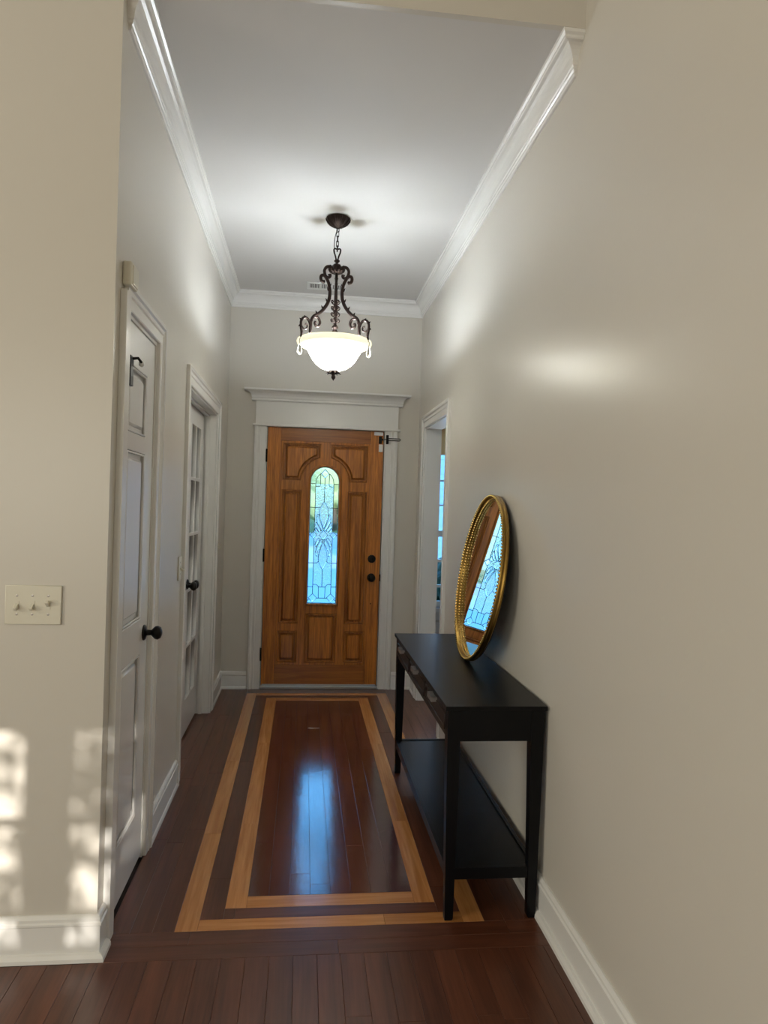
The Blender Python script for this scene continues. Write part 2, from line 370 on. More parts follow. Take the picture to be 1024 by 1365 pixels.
# dark boards either side of the inlay and before the door
for a, b in ((-0.755, -0.682), (-0.682, -0.609), (-0.609, -0.537), (-0.537, -0.464), (-0.464, -0.3915)):
    run(a, b, 2.425 if a > -0.62 else 3.75, D if a > -0.62 else 4.94, OAKD)
for a, b in ((0.678, 0.750), (0.750, 0.822), (0.822, XR)): run(a, b, 2.425, D, OAKD)
run(-0.3915, 0.678, 5.455, 5.52, OAKD, across=True); run(-0.3915, 0.678, 5.52, D, OAKD, across=True)
# two boards laid across at the opening, then the living room boards
run(XL-0.01, XR, 2.35, 2.425, OAKD, across=True, breaks=[-0.335, 0.75]); run(XL-0.01, XR, 2.275, 2.35, OAKD, across=True, breaks=[0.155])
x = -1.35
while x < XR-0.01:
    b = min(x+0.0755, XR)
    run(x, b, 0.9, 2.275, OAKD, (0.5, 0.9)); x = b
def plank_field(name, x0, x1, y0, y1):
    """boards out of the photograph's sight: one joined piece"""
    bm = bmesh.new(); x = x0
    while x < x1-0.01:
        b = min(x+0.1, x1); add_box(bm, (x+0.0006, y0, -0.013), (b-0.0006, y1, -0.0002)); x = b
    return tag(from_bm(name, bm, OAKD, floor), kind='stuff')
plank_field('plank_field', -5.0, XR, -3.2, 0.9); plank_field('plank_field', -5.0, -1.35, 0.9, 2.3)
plank_field('plank_field', XR, 4.2, 2.4, D); plank_field('plank_field', -3.5, -0.755, Y0+T, D)

# ================================================================ MOULDINGS
base_prof = [(0, 0), (0.020, 0), (0.020, 0.008), (0.0165, 0.017), (0.0125, 0.020), (0.0125, 0.106), (0.017, 0.110), (0.017, 0.116), (0.013, 0.120), (0.013, 0.129), (0.0095, 0.135), (0.005, 0.139), (0, 0.139)]
base_profR = [(0, 0), (0.030, 0), (0.029, 0.012), (0.022, 0.021), (0.0135, 0.024), (0.0135, 0.106), (0.018, 0.110), (0.018, 0.116), (0.013, 0.120), (0.013, 0.129), (0.0095, 0.135), (0.005, 0.139), (0, 0.139)]
def baseb(name, path, sign, label, prof=base_prof):
    o = from_bm(name, sweep([(x, y, 0.0) for x, y in path], (0, 0, 1), prof, sign), TRIM); struct(o, label); return o
baseb('baseboard_front', [(-5, Y0), (XL, Y0), (XL, 2.368)], -1, 'white baseboard under the three-switch plate wrapping the corner', base_profR)
baseb('baseboard_left', [(XL, 3.042), (XL, 3.66)], -1, 'white baseboard between closet door and glazed door')
baseb('baseboard_far', [(XL, 5.032), (XL, D), (-0.41, D)], -1, 'white baseboard in the far left corner')
baseb('baseboard_far_right', [(0.725, D), (XR, D), (XR, 5.352)], -1, 'white baseboard in the far right corner')
baseb('baseboard_right', [(XR, 4.34), (XR, -3.2)], -1, 'long white baseboard on the right wall', base_profR)
# crown
def arc(cx, cy, r, a0, a1, n): return [(cx+r*math.cos(math.radians(a0+(a1-a0)*k/n)), cy+r*math.sin(math.radians(a0+(a1-a0)*k/n))) for k in range(n+1)]
crown_prof = [(0, 0), (0, -0.120), (0.008, -0.120), (0.011, -0.113), (0.011, -0.104), (0.016, -0.100), (0.016, -0.092), (0.020, -0.088)] + \
    [(0.020+0.042*(1-math.cos(t)), -0.088+0.060*math.sin(t)) for t in [PI/2*k/6 for k in range(1, 7)]] + [(0.066, -0.024), (0.066, -0.017), (0.074, -0.012), (0.074, 0)]
struct(from_bm('trim_1', sweep([(XL-0.002, Y0+0.076, H), (XL, Y0+0.076, H), (XL, D, H), (XR, D, H), (XR, Y0+0.076, H), (XR+0.002, Y0+0.076, H)], (0, 0, 1), crown_prof, -1), TRIM), 'white crown moulding around the hallway ceiling')

# door casings --------------------------------------------------
cas = lambda w_: [(0, 0), (0, 0.010), (0.004, 0.013), (w_*0.45, 0.013), (w_*0.52, 0.017), (w_*0.60, 0.015), (w_*0.72, 0.015), (w_*0.80, 0.021), (w_-0.004, 0.021), (w_, 0.018), (w_, 0)]
c1 = sroot('trim_2', (XL, 2.7, 0), 'white casing around the closet door')
from_bm('casing', sweep([(XL, 2.955, 0), (XL, 2.955, 2.085), (XL, 2.415, 2.085)], (1, 0, 0), cas(0.086), -1, caps=True), TRIM, c1)
box('casing', (XL, 2.370, 0), (XL+0.022, 2.428, 2.132), TRIM, c1, 0.002)
boxes('jamb', [((XL-T, 2.43, 0), (XL-0.001, 2.442, 2.085)), ((XL-T, 2.943, 0), (XL-0.001, 2.955, 2.085)), ((XL-T, 2.442, 2.073), (XL-0.001, 2.943, 2.085))], TRIM, c1)
c2 = sroot('trim_3', (XL, 4.3, 0), 'white casing around the glazed double door')
from_bm('casing', sweep([(XL, 4.935, 0), (XL, 4.935, 2.05), (XL, 3.755, 2.05), (XL, 3.755, 0)], (1, 0, 0), cas(0.092), -1), TRIM, c2)
boxes('jamb', [((XL-T, 3.75, 0), (XL-0.001, 3.764, 2.055)), ((XL-T, 4.926, 0), (XL-0.001, 4.94, 2.055)), ((XL-T, 3.764, 2.041), (XL-0.001, 4.926, 2.055)),
      ((XL-0.068, 4.914, 0), (XL-0.045, 4.926, 2.041)), ((XL-0.068, 3.764, 2.029), (XL-0.045, 4.914, 2.041))], TRIM, c2)
c3 = sroot('trim_4', (XR, 4.85, 0), 'white casing around the open doorway on the right')
from_bm('casing', sweep([(XR, 4.435, 0), (XR, 4.435, 2.055), (XR, 5.255, 2.055), (XR, 5.255, 0)], (-1, 0, 0), cas(0.092), -1), TRIM, c3)
boxes('jamb', [((XR+0.001, 4.43, 0), (XR+T, 4.442, 2.06)), ((XR+0.001, 5.248, 0), (XR+T, 5.26, 2.06)), ((XR+0.001, 4.442, 2.048), (XR+T, 5.248, 2.06))], TRIM, c3)
# front door surround
c4 = sroot('trim_5', (0.157, D, 0), 'white front door surround with a crowned header')
def vcas(x0, x1):
    s = 1 if x1 > x0 else -1
    bm = bmesh.new(); pr = cas(abs(x1-x0))
    lo = [bm.verts.new((x0+s*a, D-b, 0)) for a, b in pr]; hi = [bm.verts.new((x0+s*a, D-b, 2.052)) for a, b in pr]
    for k in range(len(pr)): bm.faces.new((lo[k], lo[(k+1) % len(pr)], hi[(k+1) % len(pr)], hi[k]))
    bm.faces.new(lo); bm.faces.new(hi)
    return bm
from_bm('casing', vcas(-0.312, -0.402), TRIM, c4); from_bm('casing', vcas(0.627, 0.720), TRIM, c4)
boxes('jamb', [((-0.32, D+0.001, 0), (-0.304, D+0.14, 2.07)), ((0.619, D+0.001, 0), (0.635, D+0.14, 2.07)), ((-0.304, D+0.001, 2.056), (0.619, D+0.14, 2.07)),
      ((-0.304, D+0.054, 0), (-0.288, D+0.13, 2.056)), ((0.602, D+0.054, 0), (0.619, D+0.13, 2.056)), ((-0.288, D+0.054, 2.042), (0.602, D+0.13, 2.056))], TRIM, c4)
box('header_fillet', (-0.418, D-0.034, 2.052), (0.740, D, 2.070), TRIM, c4, 0.005)
box('header_board', (-0.395, D-0.022, 2.070), (0.722, D, 2.245), TRIM, c4, 0.001)
cap = [(0.0, 0), (0.028, 0), (0.034, 0.006), (0.034, 0.014), (0.030, 0.018), (0.034, 0.028)]+[(0.034+0.050*(1-math.cos(PI/2*k/5)), 0.028+0.048*math.sin(PI/2*k/5)) for k in range(1, 6)]+[(0.088, 0.080), (0.088, 0.092), (0.0, 0.092)]
from_bm('header_crown', sweep([(-0.395, D, 2.245), (-0.395, D-0.001, 2.245), (0.722, D-0.001, 2.245), (0.722, D, 2.245)], (0, 0, 1), cap, -1), TRIM, c4)
box('sill', (-0.304, D-0.015, 0), (0.619, D+0.13, 0.022), STEEL, c4, 0.004)

# ================================================================ FRONT DOOR
DC = 0.157                                   # door centre line
YD = D+0.052                                 # back face of the slab; front face at YD-0.045
FY = YD-0.045
fd = sroot('door_1', (-0.2985, D+0.03, 0.028), 'honey-stained wooden front door with an arched leaded glass light')
R2 = 0.1125; ZS = 1.640; ZB = 0.675
def arch(r, zb, zs, n=24): return [(DC-r, zb), (DC+r, zb)]+[(DC+r*math.cos(PI*k/n), zs+r*math.sin(PI*k/n)) for k in range(n+1)]
def topp(g=0.0):                             # left top panel with its concave corner; mirrored for the right
    ra = 0.187+g; a, b, t, bt = 0.333-g, 0.042+g, 1.930-g, 1.640+g
    pts = [(-a, bt), (-a, t), (-b, t)]
    t0 = math.acos(min(1, b/ra)); t1 = math.asin(max(0.0, (bt-ZS))/ra)
    for k in range(13):
        th = t0+(t1-t0)*k/12
        pts.append((-ra*math.cos(th), ZS+ra*math.sin(th)))
    return pts
def panel_outline(kind, g=0.0):
    if kind == 'top': q = topp(g)
    elif kind == 'mid': q = rect(-0.334+g, 0.515+g, -0.183-g, 1.565-g)
    else: q = rect(-0.340+g, 0.208+g, -0.185-g, 0.455-g)
    return q
def place(q, s): return [(DC+s*u, v) for u, v in q] if s > 0 else [(DC+(-u if s == -1 else u), v) for u, v in q]
panels = []
for kind in ('top', 'mid', 'low'):
    for s in (1, -1): panels.append((kind, s))
cen = rect(-0.122, 0.205, 0.122, 0.592)
def po(kind, s, g):
    if kind == 'cen': return [(DC+u, v) for u, v in rect(-0.122+g, 0.205+g, 0.122-g, 0.592-g)]
    return [(DC+s*u, v) for u, v in panel_outline(kind, g)]
panels.append(('cen', 1))
holes = [po(k, s, 0) for k, s in panels]+[arch(R2+0.006, ZB-0.006, ZS)]
plate('door_frame', [(DC+u, v) for u, v in rect(-0.354, 0.188, 0.354, 1.948)], holes, 0.045, DWV, FAR(YD), fd, 0.004, 2)
for s in (1, -1):
    a, b = (-0.2985, DC-0.3545) if s == 1 else (DC+0.3545, 0.6115)
    plate('stile', rect(a, 0.028, b, 2.050), [], 0.045, DWV, FAR(YD), fd, 0.0012)
plate('rail', rect(DC-0.354, 1.9485, DC+0.354, 2.050), [], 0.045, DWH, FAR(YD), fd, 0.0012)
plate('rail', rect(DC-0.354, 0.028, DC+0.354, 0.1875), [], 0.045, DWH, FAR(YD), fd, 0.0012)
for k, s in panels:
    pn = plate('panel', po(k, s, -0.006), [], 0.012, DWV, FAR(YD-0.010), fd)
    plate('raised_field', po(k, s, 0.024), [], 0.022, DWV, FAR(YD-0.018), pn, 0.011, 0)
    ring = [(u, FY+0.004, v) for u, v in po(k, s, 0.008)]
    tube('panel_moulding', ring, 0.0075, DWV, pn, cyclic=True, res=1)
tube('glass_moulding', [(u, FY-0.001, v) for u, v in arch(R2+0.010, ZB-0.010, ZS)], 0.012, DWV, fd, cyclic=True, res=2)
tube('glass_moulding', [(u, YD+0.001, v) for u, v in arch(R2+0.010, ZB-0.010, ZS)], 0.012, DWV, fd, cyclic=True, res=2)
# hinges, lock, knob
for z in (1.826, 1.046, 0.271):
    hg = lathe('hinge', [(0.001, -0.052), (0.0065, -0.050), (0.0065, 0.050), (0.001, 0.052)], (-0.3035, D-0.006, z), BLACKM, fd, 12)
    box('hinge_leaf', (-0.3105, D-0.003, z-0.045), (-0.2985, D+0.006, z+0.045), BLACKM, hg)
lk = lathe('deadbolt', [(0.001, 0), (0.033, 0), (0.033, 0.010), (0.028, 0.016), (0.020, 0.018), (0.001, 0.018)], (0.545, FY, 1.036), BLACKM, fd, 10, '-Y', False)
box('thumb_turn', (0.541, FY-0.034, 1.018), (0.549, FY-0.016, 1.054), BLACKM, lk, 0.002)
kb = lathe('door_knob', [(0.001, 0), (0.033, 0), (0.033, 0.005), (0.026, 0.010), (0.012, 0.014), (0.011, 0.030), (0.020, 0.036), (0.029, 0.048), (0.029, 0.058), (0.020, 0.067), (0.001, 0.070)], (0.546, FY, 0.887), BLACKM, fd, 24, '-Y')
lathe('bore_hole', [(0.001, 0), (0.005, 0), (0.005, 0.002), (0.001, 0.002)], (0.547, FY, 0.678), BLACKM, fd, 12, '-Y')
box('strike_plate', (0.6115, D-0.001, 0.86), (0.620, D+0.006, 0.915), BLACKM, fd)
box('door_sweep', (-0.290, FY-0.006, 0.024), (0.604, FY+0.004, 0.036), STEEL, fd, 0.001)

# leaded glass -------------------------------------------------
YG = FY+0.020
def Z(y): return 1.755-(y-88)/1117.0
def U(du): return DC+du/1117.0
def V(du, y): return (U(du), Z(y))
gl = box('glass_stop', (DC-0.05, YD-0.004, ZB-0.004), (DC+0.05, YD-0.002, ZB-0.001), LEAD, fd)
R2e = R2+0.003
def arc_u(du):                                # arch height above a given offset
    return ZS+math.sqrt(max(0, R2e**2-(du/1117.0)**2))
edge = R2e*1117
pane_defs = []
def pane(pts, m=None, th=0.005, y=0.0, bev=0.0): pane_defs.append((pts, m or G_CLEAR, th, y, bev))
zt, z2, z3, z4, z5, zb = Z(240), Z(450), Z(692), Z(940), Z(1150), ZB-0.003
e, i = edge/1117, 80/1117
# outer border strips, left and right
for s in (1, -1):
    X = lambda a: DC+s*a
    for a, b in ((zt, z2), (z2, z3), (z3, z4), (z4, z5), (z5, zb)):
        pane([(X(e), b), (X(e), a), (X(i), a), (X(i), b)] )
    # arch top outer piece
    pts = [(X(e), zt)]+[(X(R2e*math.cos(t)), ZS+R2e*math.sin(t)) for t in [PI/2*k/10 for k in range(11)]]
    pts += [V(0, 108), V(s*38, 150)] + [V(s*d, y) for d, y in ((58, 168), (74, 198), (80, 240))]
    pane(pts)
    pane([V(s*38, 150), V(s*58, 168), V(s*74, 198), V(s*80, 240), V(s*38, 240)])
    pane([V(0, 190), V(s*38, 150), V(s*38, 240), V(0, 240)])
    # inner columns
    for a, b in ((zt, z2), (z2, z3), (z3, z4), (z4, z5)):
        pane([(X(i), b), (X(i), a), (DC, a), (DC, b)], G_HAM)
    pane([V(s*80, 1150), V(s*48, 1150), V(s*28, 1170), V(s*28, 1250), V(s*44, 1250), V(s*80, 1210)])
    pane([V(0, 1150), V(s*48, 1150), V(s*28, 1170), V(s*28, 1250), V(0, 1250)])
pane([V(0, 1250), V(44, 1250), V(80, 1289), V(80, 1297), V(-80, 1297), V(-80, 1289), V(-44, 1250)])
OR = dict(m=G_BEV, th=0.012, y=-0.006, bev=0.005)
orn = []
def ornament(pts): orn.append(pts); pane(pts, **OR)
def dia(cx, cy, w_, h_): return [V(cx-w_, cy), V(cx, cy-h_), V(cx+w_, cy), V(cx, cy+h_)]
ornament(dia(0, 150, 36, 40)); ornament(dia(0, 692, 40, 44))
for s in (1, -1):
    ornament(dia(s*88, 692, 32, 32)); ornament(dia(s*80, 1248, 38, 38))
    ornament([V(s*d, y) for d, y in ((3, 655), (12, 618), (30, 575), (44, 535), (40, 508), (58, 512), (64, 545), (56, 580), (34, 622), (12, 660))])
    ornament([V(s*d, y) for d, y in ((20, 655), (44, 618), (64, 572), (72, 596), (66, 626), (40, 664))])
    ornament([V(s*d, y) for d, y in ((46, 662), (68, 626), (76, 640), (70, 660), (54, 678))])
    ornament([V(s*d, y) for d, y in ((5, 735), (14, 765), (34, 812), (52, 858), (46, 884), (62, 872), (66, 838), (54, 790), (34, 755), (14, 728))])
    ornament([V(s*d, y) for d, y in ((24, 728), (44, 756), (64, 800), (72, 778), (64, 748), (42, 716))])
alm = lambda yt, ym, yb, w_: [V(0, yt), V(w_*0.45, yt+(ym-yt)*0.35), V(w_*0.88, yt+(ym-yt)*0.7), V(w_, ym), V(w_*0.82, ym+(yb-ym)*0.35), V(w_*0.4, ym+(yb-ym)*0.72), V(0, yb),
                              V(-w_*0.4, ym+(yb-ym)*0.72), V(-w_*0.82, ym+(yb-ym)*0.35), V(-w_, ym), V(-w_*0.88, yt+(ym-yt)*0.7), V(-w_*0.45, yt+(ym-yt)*0.35)]
ornament(alm(392, 480, 640, 40)); ornament(alm(742, 900, 1002, 40))
for pts, m, th, y, bev in pane_defs:
    area = sum(a[0]*b[1]-b[0]*a[1] for a, b in zip(pts, pts[1:]+pts[:1]))
    if area < 0: pts = pts[::-1]
    plate('pane', pts, [], th, m, FAR(YG+0.0025+y+0.0), fd, bev, 0)
cames = []
def came(*p): cames.append(list(p))
for s in (1, -1):
    for y in (240, 450, 940, 1150): came(V(s*edge, y), V(s*80, y))
    came(V(s*edge, 692), V(s*120, 692))
    came(V(s*38, 150), V(s*58, 168), V(s*74, 198), V(s*80, 240), V(s*80, 660)); came(V(s*80, 724), V(s*80, 1130), V(s*80, 1212))
    came(V(s*38, 150), V(s*38, 250), V(s*50, 264), V(s*80, 264))
    came(V(s*80, 940), V(s*50, 940), V(s*34, 920)); came(V(s*80, 450), V(s*34, 450))
    came(V(s*80, 1130), V(s*48, 1130), V(s*30, 1148), V(s*28, 1250)); came(V(s*edge, 1278), V(s*106, 1258))
came(V(0, 190), V(0, 392)); came(V(0, 1002), V(0, 1150)); came(V(-28, 1150), V(28, 1150)); came(V(-44, 1250), V(44, 1250))
cm = curve_mesh([[(u, YG-0.004, v) for u, v in c] for c in cames], bevel=0.0026, res=1)
link('lead_came', cm, LEAD, fd)
cm = curve_mesh([[(u, YG-0.006, v) for u, v in c] for c in orn], bevel=0.0022, res=1, cyclic=True)
link('lead_came', cm, LEAD, fd)
cm = curve_mesh([[(u, YG-0.003, v) for u, v in arch(R2, ZB, ZS)]], bevel=0.004, res=1, cyclic=True)
link('lead_came', cm, LEAD, fd)

# swing bar guard at the top right of the front door and two white sensors
sb = thing('door_guard', (0.60, D-0.01, 1.95), 'black swing bar door guard across the top right of the wooden door and its casing', 'door latch')
box('door_plate', (0.572, FY-0.006, 1.952), (0.598, FY, 2.012), BLACKM, sb, 0.002)
lathe('ball_stud', [(0.001, 0), (0.005, 0), (0.004, 0.020), (0.008, 0.026), (0.008, 0.034), (0.001, 0.038)], (0.600, FY-0.002, 1.984), BLACKM, sb, 12, '-Y')
box('frame_plate', (0.628, D-0.030, 1.950), (0.648, D-0.014, 2.022), BLACKM, sb, 0.003)
tube('swing_bar', [(0.612, D-0.034, 1.986), (0.640, D-0.034, 1.994), (0.735, D-0.034, 1.994), (0.741, D-0.034, 1.986), (0.735, D-0.034, 1.978), (0.640, D-0.034, 1.978)], 0.0035, BLACKM, sb, cyclic=True)
lathe('hinge_knuckle', [(0.001, -0.035), (0.007, -0.033), (0.007, 0.033), (0.001, 0.035)], (0.640, D-0.034, 1.986), BLACKM, sb, 12)
a = thing('contact_sensor', (0.56, FY, 2.03), 'white horizontal alarm sensor at the top right corner of the wooden door', 'sensor')
box('sensor_body', (0.535, FY-0.012, 2.018), (0.605, FY, 2.045), WPLAST, a, 0.003); box('sensor_seam', (0.588, FY-0.0135, 2.020), (0.590, FY-0.011, 2.043), PLAST, a)
a = thing('contact_sensor', (0.59, FY, 1.89), 'white upright alarm sensor just under the door guard', 'sensor')
box('sensor_body', (0.574, FY-0.012, 1.888), (0.606, FY, 1.948), WPLAST, a, 0.003); box('sensor_seam', (0.576, FY-0.0135, 1.930), (0.604, FY-0.011, 1.932), PLAST, a)

# ================================================================ CLOSET DOOR (left, near)
XD = XL-0.006                                # face of the leaf
cd_ = sroot('door_2', (XD, 2.45, 0.012), 'white panelled closet door with a black knob near the corner')
cp = [(2.545, 2.820, 1.690, 1.925), (2.545, 2.820, 0.990, 1.625), (2.545, 2.820, 0.225, 0.850)]
plate('door_leaf', rect(2.4435, 0.012, 2.9415, 2.0715), [rect(a, c, b, d) for a, b, c, d in cp], 0.035, DOORW, LEFT(XD-0.035), cd_, 0.003, 1)
for a, b, c, d in cp:
    pn = plate('panel', rect(a+0.0005, c+0.0005, b-0.0005, d-0.0005), [], 0.010, DOORW, LEFT(XD-0.026), cd_)
    plate('raised_field', rect(a+0.026, c+0.026, b-0.026, d-0.026), [], 0.020, DOORW, LEFT(XD-0.026), pn, 0.009, 0)
    tube('panel_moulding', [(XD-0.006, u, v) for u, v in rect(a+0.006, c+0.006, b-0.006, d-0.006)], 0.006, DOORW, pn, cyclic=True, res=1)
for z in (1.112, 0.318, 1.885):
    hg = lathe('hinge', [(0.001, -0.047), (0.006, -0.045), (0.006, 0.045), (0.001, 0.047)], (XD+0.010, 2.446, z), BLACKM, cd_, 12)
    box('hinge_leaf', (XD, 2.446, z-0.044), (XD+0.004, 2.478, z+0.044), BLACKM, hg)
KNOB = [(0.001, 0), (0.031, 0), (0.031, 0.004), (0.026, 0.009), (0.012, 0.012), (0.0105, 0.030), (0.017, 0.036), (0.026, 0.046), (0.0275, 0.056), (0.022, 0.066), (0.010, 0.071), (0.001, 0.072)]
lathe('door_knob', KNOB, (XD, 2.880, 0.925), BLACKM, cd_, 28, 'X')
hk = thing('door_latch', (XD, 2.50, 1.84), 'black flip latch at the top of the white closet door', 'door latch')
box('latch_plate', (XD+0.001, 2.498, 1.842), (XD+0.014, 2.540, 1.945), BLACKM, hk, 0.002)
tube('latch_arm', [(XD+0.008, 2.522, 1.935), (XD+0.030, 2.530, 1.940), (XD+0.034, 2.560, 1.932)], 0.005, BLACKM, hk)
lathe('latch_stop', [(0.001, 0), (0.009, 0.001), (0.013, 0.008), (0.009, 0.016), (0.001, 0.018)], (XD+0.024, 2.572, 1.930), WPLAST, hk, 14, 'X')

# ================================================================ GLAZED DOUBLE DOOR
XF = -0.692
def french(name, y0, y1, knob_y, label):
    r = sroot(name, (XF, (y0+y1)/2, 0.012), label)
    g0, g1 = (y0+0.080, y1-0.125) if knob_y < (y0+y1)/2 else (y0+0.125, y1-0.080)
    zs = [0.215, 0.555, 0.900, 1.245, 1.590, 1.935]; mw = 0.011
    ym = (g0+g1)/2
    hl = []
    for k in range(5):
        for a, b in ((g0, ym-mw), (ym+mw, g1)):
            hl.append(rect(a, zs[k]+mw, b, zs[k+1]-mw))
    plate('door_leaf', rect(y0, 0.014, y1, 2.036), hl, 0.035, DOORW, LEFT(XF-0.035), r, 0.004, 1)
    for h in hl:
        plate('pane', [(h[0][0]-0.002, h[0][1]-0.002), (h[1][0]+0.002, h[1][1]-0.002), (h[2][0]+0.002, h[2][1]+0.002), (h[3][0]-0.002, h[3][1]+0.002)], [], 0.003, G_WIN, LEFT(XF-0.019), r)
    lathe('door_knob', KNOB, (XF, knob_y, 0.945), BLACKM, r, 24, 'X')
    return r
french('door_3', 4.341, 4.911, 4.385, 'far leaf of the white glazed double door with a black knob')
french('door_4', 3.766, 4.338, 4.295, 'near leaf of the white glazed double door')

# ================================================================ SWITCHES, CHIME, VENT
def switch_plate(loc, mtx, w_, h_, toggles, label, group=None, rocker=False):
    """local u,v centred on the plate, w out of the wall"""
    t = thing('light_switch', loc, label, 'light switch', group)
    T0 = Matrix.Translation(loc) @ mtx
    me = curve_mesh([rect(-w_/2, -h_/2, w_/2, h_/2)], bevel=0.003, dims='2D', extrude=0.0006, offset=-0.003, res=2)
    me.transform(T0 @ Matrix.Translation((0, 0, 0.0036))); link('plate', me, PLAST, t)
    for (u, st) in toggles:
        bm = bmesh.new()
        if rocker: add_box(bm, (u-0.016, -0.033, 0.006), (u+0.016, 0.033, 0.0095), 0.001)
        else:
            add_box(bm, (u-0.0065, -0.013, 0.006), (u+0.0065, 0.013, 0.0082))
        bm.transform(T0); s_ = from_bm('switch_frame', bm, PLAST, t)
        if not rocker:
            bm = bmesh.new(); add_box(bm, (-0.0048, -0.0055, 0.0), (0.0048, 0.0055, 0.021), 0.001)
            bm.transform(T0 @ Matrix.Translation((u, 0, 0.006)) @ Matrix.Rotation(math.radians(38*st), 4, 'X')); from_bm('toggle', bm, PLAST, s_)
        for v in (-0.029, 0.029):
            if rocker: v *= 1.6
            bm = bmesh.new(); lathe_bm(bm, [(0.0001, 0.0084), (0.0036, 0.0080), (0.0036, 0.0062)], (u, v, 0), 10); bm.transform(T0); from_bm('screw', bm, PEWTER if rocker is False else PLAST, t)
    return t
MF = Matrix(((1, 0, 0, 0), (0, 0, -1, 0), (0, 1, 0, 0), (0, 0, 0, 1))); ML = Matrix(((0, 0, 1, 0), (1, 0, 0, 0), (0, 1, 0, 0), (0, 0, 0, 1))); MR = Matrix(((0, 0, -1, 0), (-1, 0, 0, 0), (0, 1, 0, 0), (0, 0, 0, 1)))
switch_plate((-0.828, Y0, 1.1125), MF, 0.168, 0.122, [(-0.048, 1), (-0.002, 1), (0.045, -1)], 'almond three-toggle switch plate on the near cream wall')
switch_plate((XL, 3.605, 1.115), ML, 0.072, 0.118, [(0, 1)], 'almond light switch beside the near edge of the glazed double door')
switch_plate((XL, 5.17, 1.13), ML, 0.072, 0.118, [(0, 1)], 'light switch between the glazed double door and the far left corner')
switch_plate((XR, 5.46, 1.10), MR, 0.072, 0.118, [(0, 1)], 'light switch on the right wall in the corner by the front door')

ch = thing('door_chime', (XL, 2.43, 2.185), 'small almond plastic box on the left wall above the closet door', 'wall box')
bm = bmesh.new(); add_box(bm, (XL, 2.385, 2.150), (XL+0.030, 2.475, 2.228), 0.006); from_bm('case', bm, PLAST, ch)
box('cover', (XL+0.027, 2.395, 2.155), (XL+0.034, 2.465, 2.218), PLAST, ch, 0.003)

vt = thing('ceiling_vent', (0.115, 5.29, H), 'white slotted air vent in the ceiling behind the pendant lamp', 'vent')
vx0, vx1, vy0, vy1 = -0.03, 0.26, 5.215, 5.375
me = curve_mesh([rect(vx0, vy0, vx1, vy1), rect(vx0+0.022, vy0+0.022, vx1-0.022, vy1-0.022)], bevel=0.002, dims='2D', extrude=0.002, offset=-0.002)
me.transform(Matrix.Translation((0, 0, H-0.006))); link('frame', me, WPLAST, vt)
box('backing', (vx0+0.02, vy0+0.02, H-0.002), (vx1-0.02, vy1-0.02, H-0.0005), BLACKM, vt)
for g in range(3):
    for k in range(6):
        u = vx0+0.030+g*0.080+k*0.0125
        bm = bmesh.new(); add_box(bm, (-0.0030, vy0+0.022, -0.001), (0.0030, vy1-0.022, 0.001)); bm.transform(Matrix.Translation((u, 0, H-0.006)) @ Matrix.Rotation(math.radians(35), 4, 'Y')); from_bm('slat', bm, WPLAST, vt)
    if g: box('bar', (vx0+0.022+g*0.080-0.006, vy0+0.02, H-0.009), (vx0+0.022+g*0.080+0.004, vy1-0.02, H-0.004), WPLAST, vt)

# ================================================================ PENDANT LAMP
PX, PY = 0.142, 4.03
pl = thing('pendant_lamp', (PX, PY, H), 'bronze scrollwork pendant lamp with a glowing white glass bowl', 'lamp')
lathe('canopy', [(0.001, -0.002), (0.062, -0.002), (0.068, -0.006), (0.068, -0.013), (0.062, -0.022), (0.050, -0.036), (0.034, -0.050), (0.016, -0.060), (0.008, -0.064), (0.001, -0.065)], (PX, PY, H), BRONZE, pl, 40)
cano = [o for o in pl.children if o.name.startswith('canopy')][0]
for k in range(14):                           # cast leaves round the canopy
    t = 2*PI*k/14; c, s = math.cos(t), math.sin(t)
    tube('leaf', [(PX+c*0.066, PY+s*0.066, H-0.008), (PX+c*0.064, PY+s*0.064, H-0.020), (PX+c*0.048, PY+s*0.048, H-0.038), (PX+c*0.030, PY+s*0.030, H-0.053)], 0.005, BRONZE, cano, smoothc=True, radii=[1.3, 1.2, 0.9, 0.3], res=1, resu=3)
def chain_link(z, rot, h=0.036, w_=0.013):
    pts = []
    for k in range(16):
        t = 2*PI*k/16
        x_ = w_/2*math.cos(t); zz = (h/2-w_/2)*(1 if math.sin(t) > 0 else -1)*(0 if abs(math.sin(t)) < 1e-6 else 1)+w_/2*math.sin(t)
        pts.append((PX+x_*math.cos(rot), PY+x_*math.sin(rot), z+zz))
    return tube('chain_link', pts, 0.0022, BRONZE, pl, cyclic=True, res=1)
tube('canopy_loop', [(PX-0.006, PY, H-0.062), (PX-0.007, PY, H-0.078), (PX, PY, H-0.084), (PX+0.007, PY, H-0.078), (PX+0.006, PY, H-0.062)], 0.0025, BRONZE, pl)
zc = H-0.094
for k in range(4): chain_link(zc-k*0.0275, 0.3+(PI/2)*(k % 2))
tube('cord', [(PX, PY, H-0.06), (PX-0.012, PY-0.004, H-0.10), (PX-0.018, PY-0.004, H-0.15), (PX-0.014, PY-0.002, H-0.20), (PX-0.004, PY, H-0.235)], 0.0022, BLACKM, pl, smoothc=True)
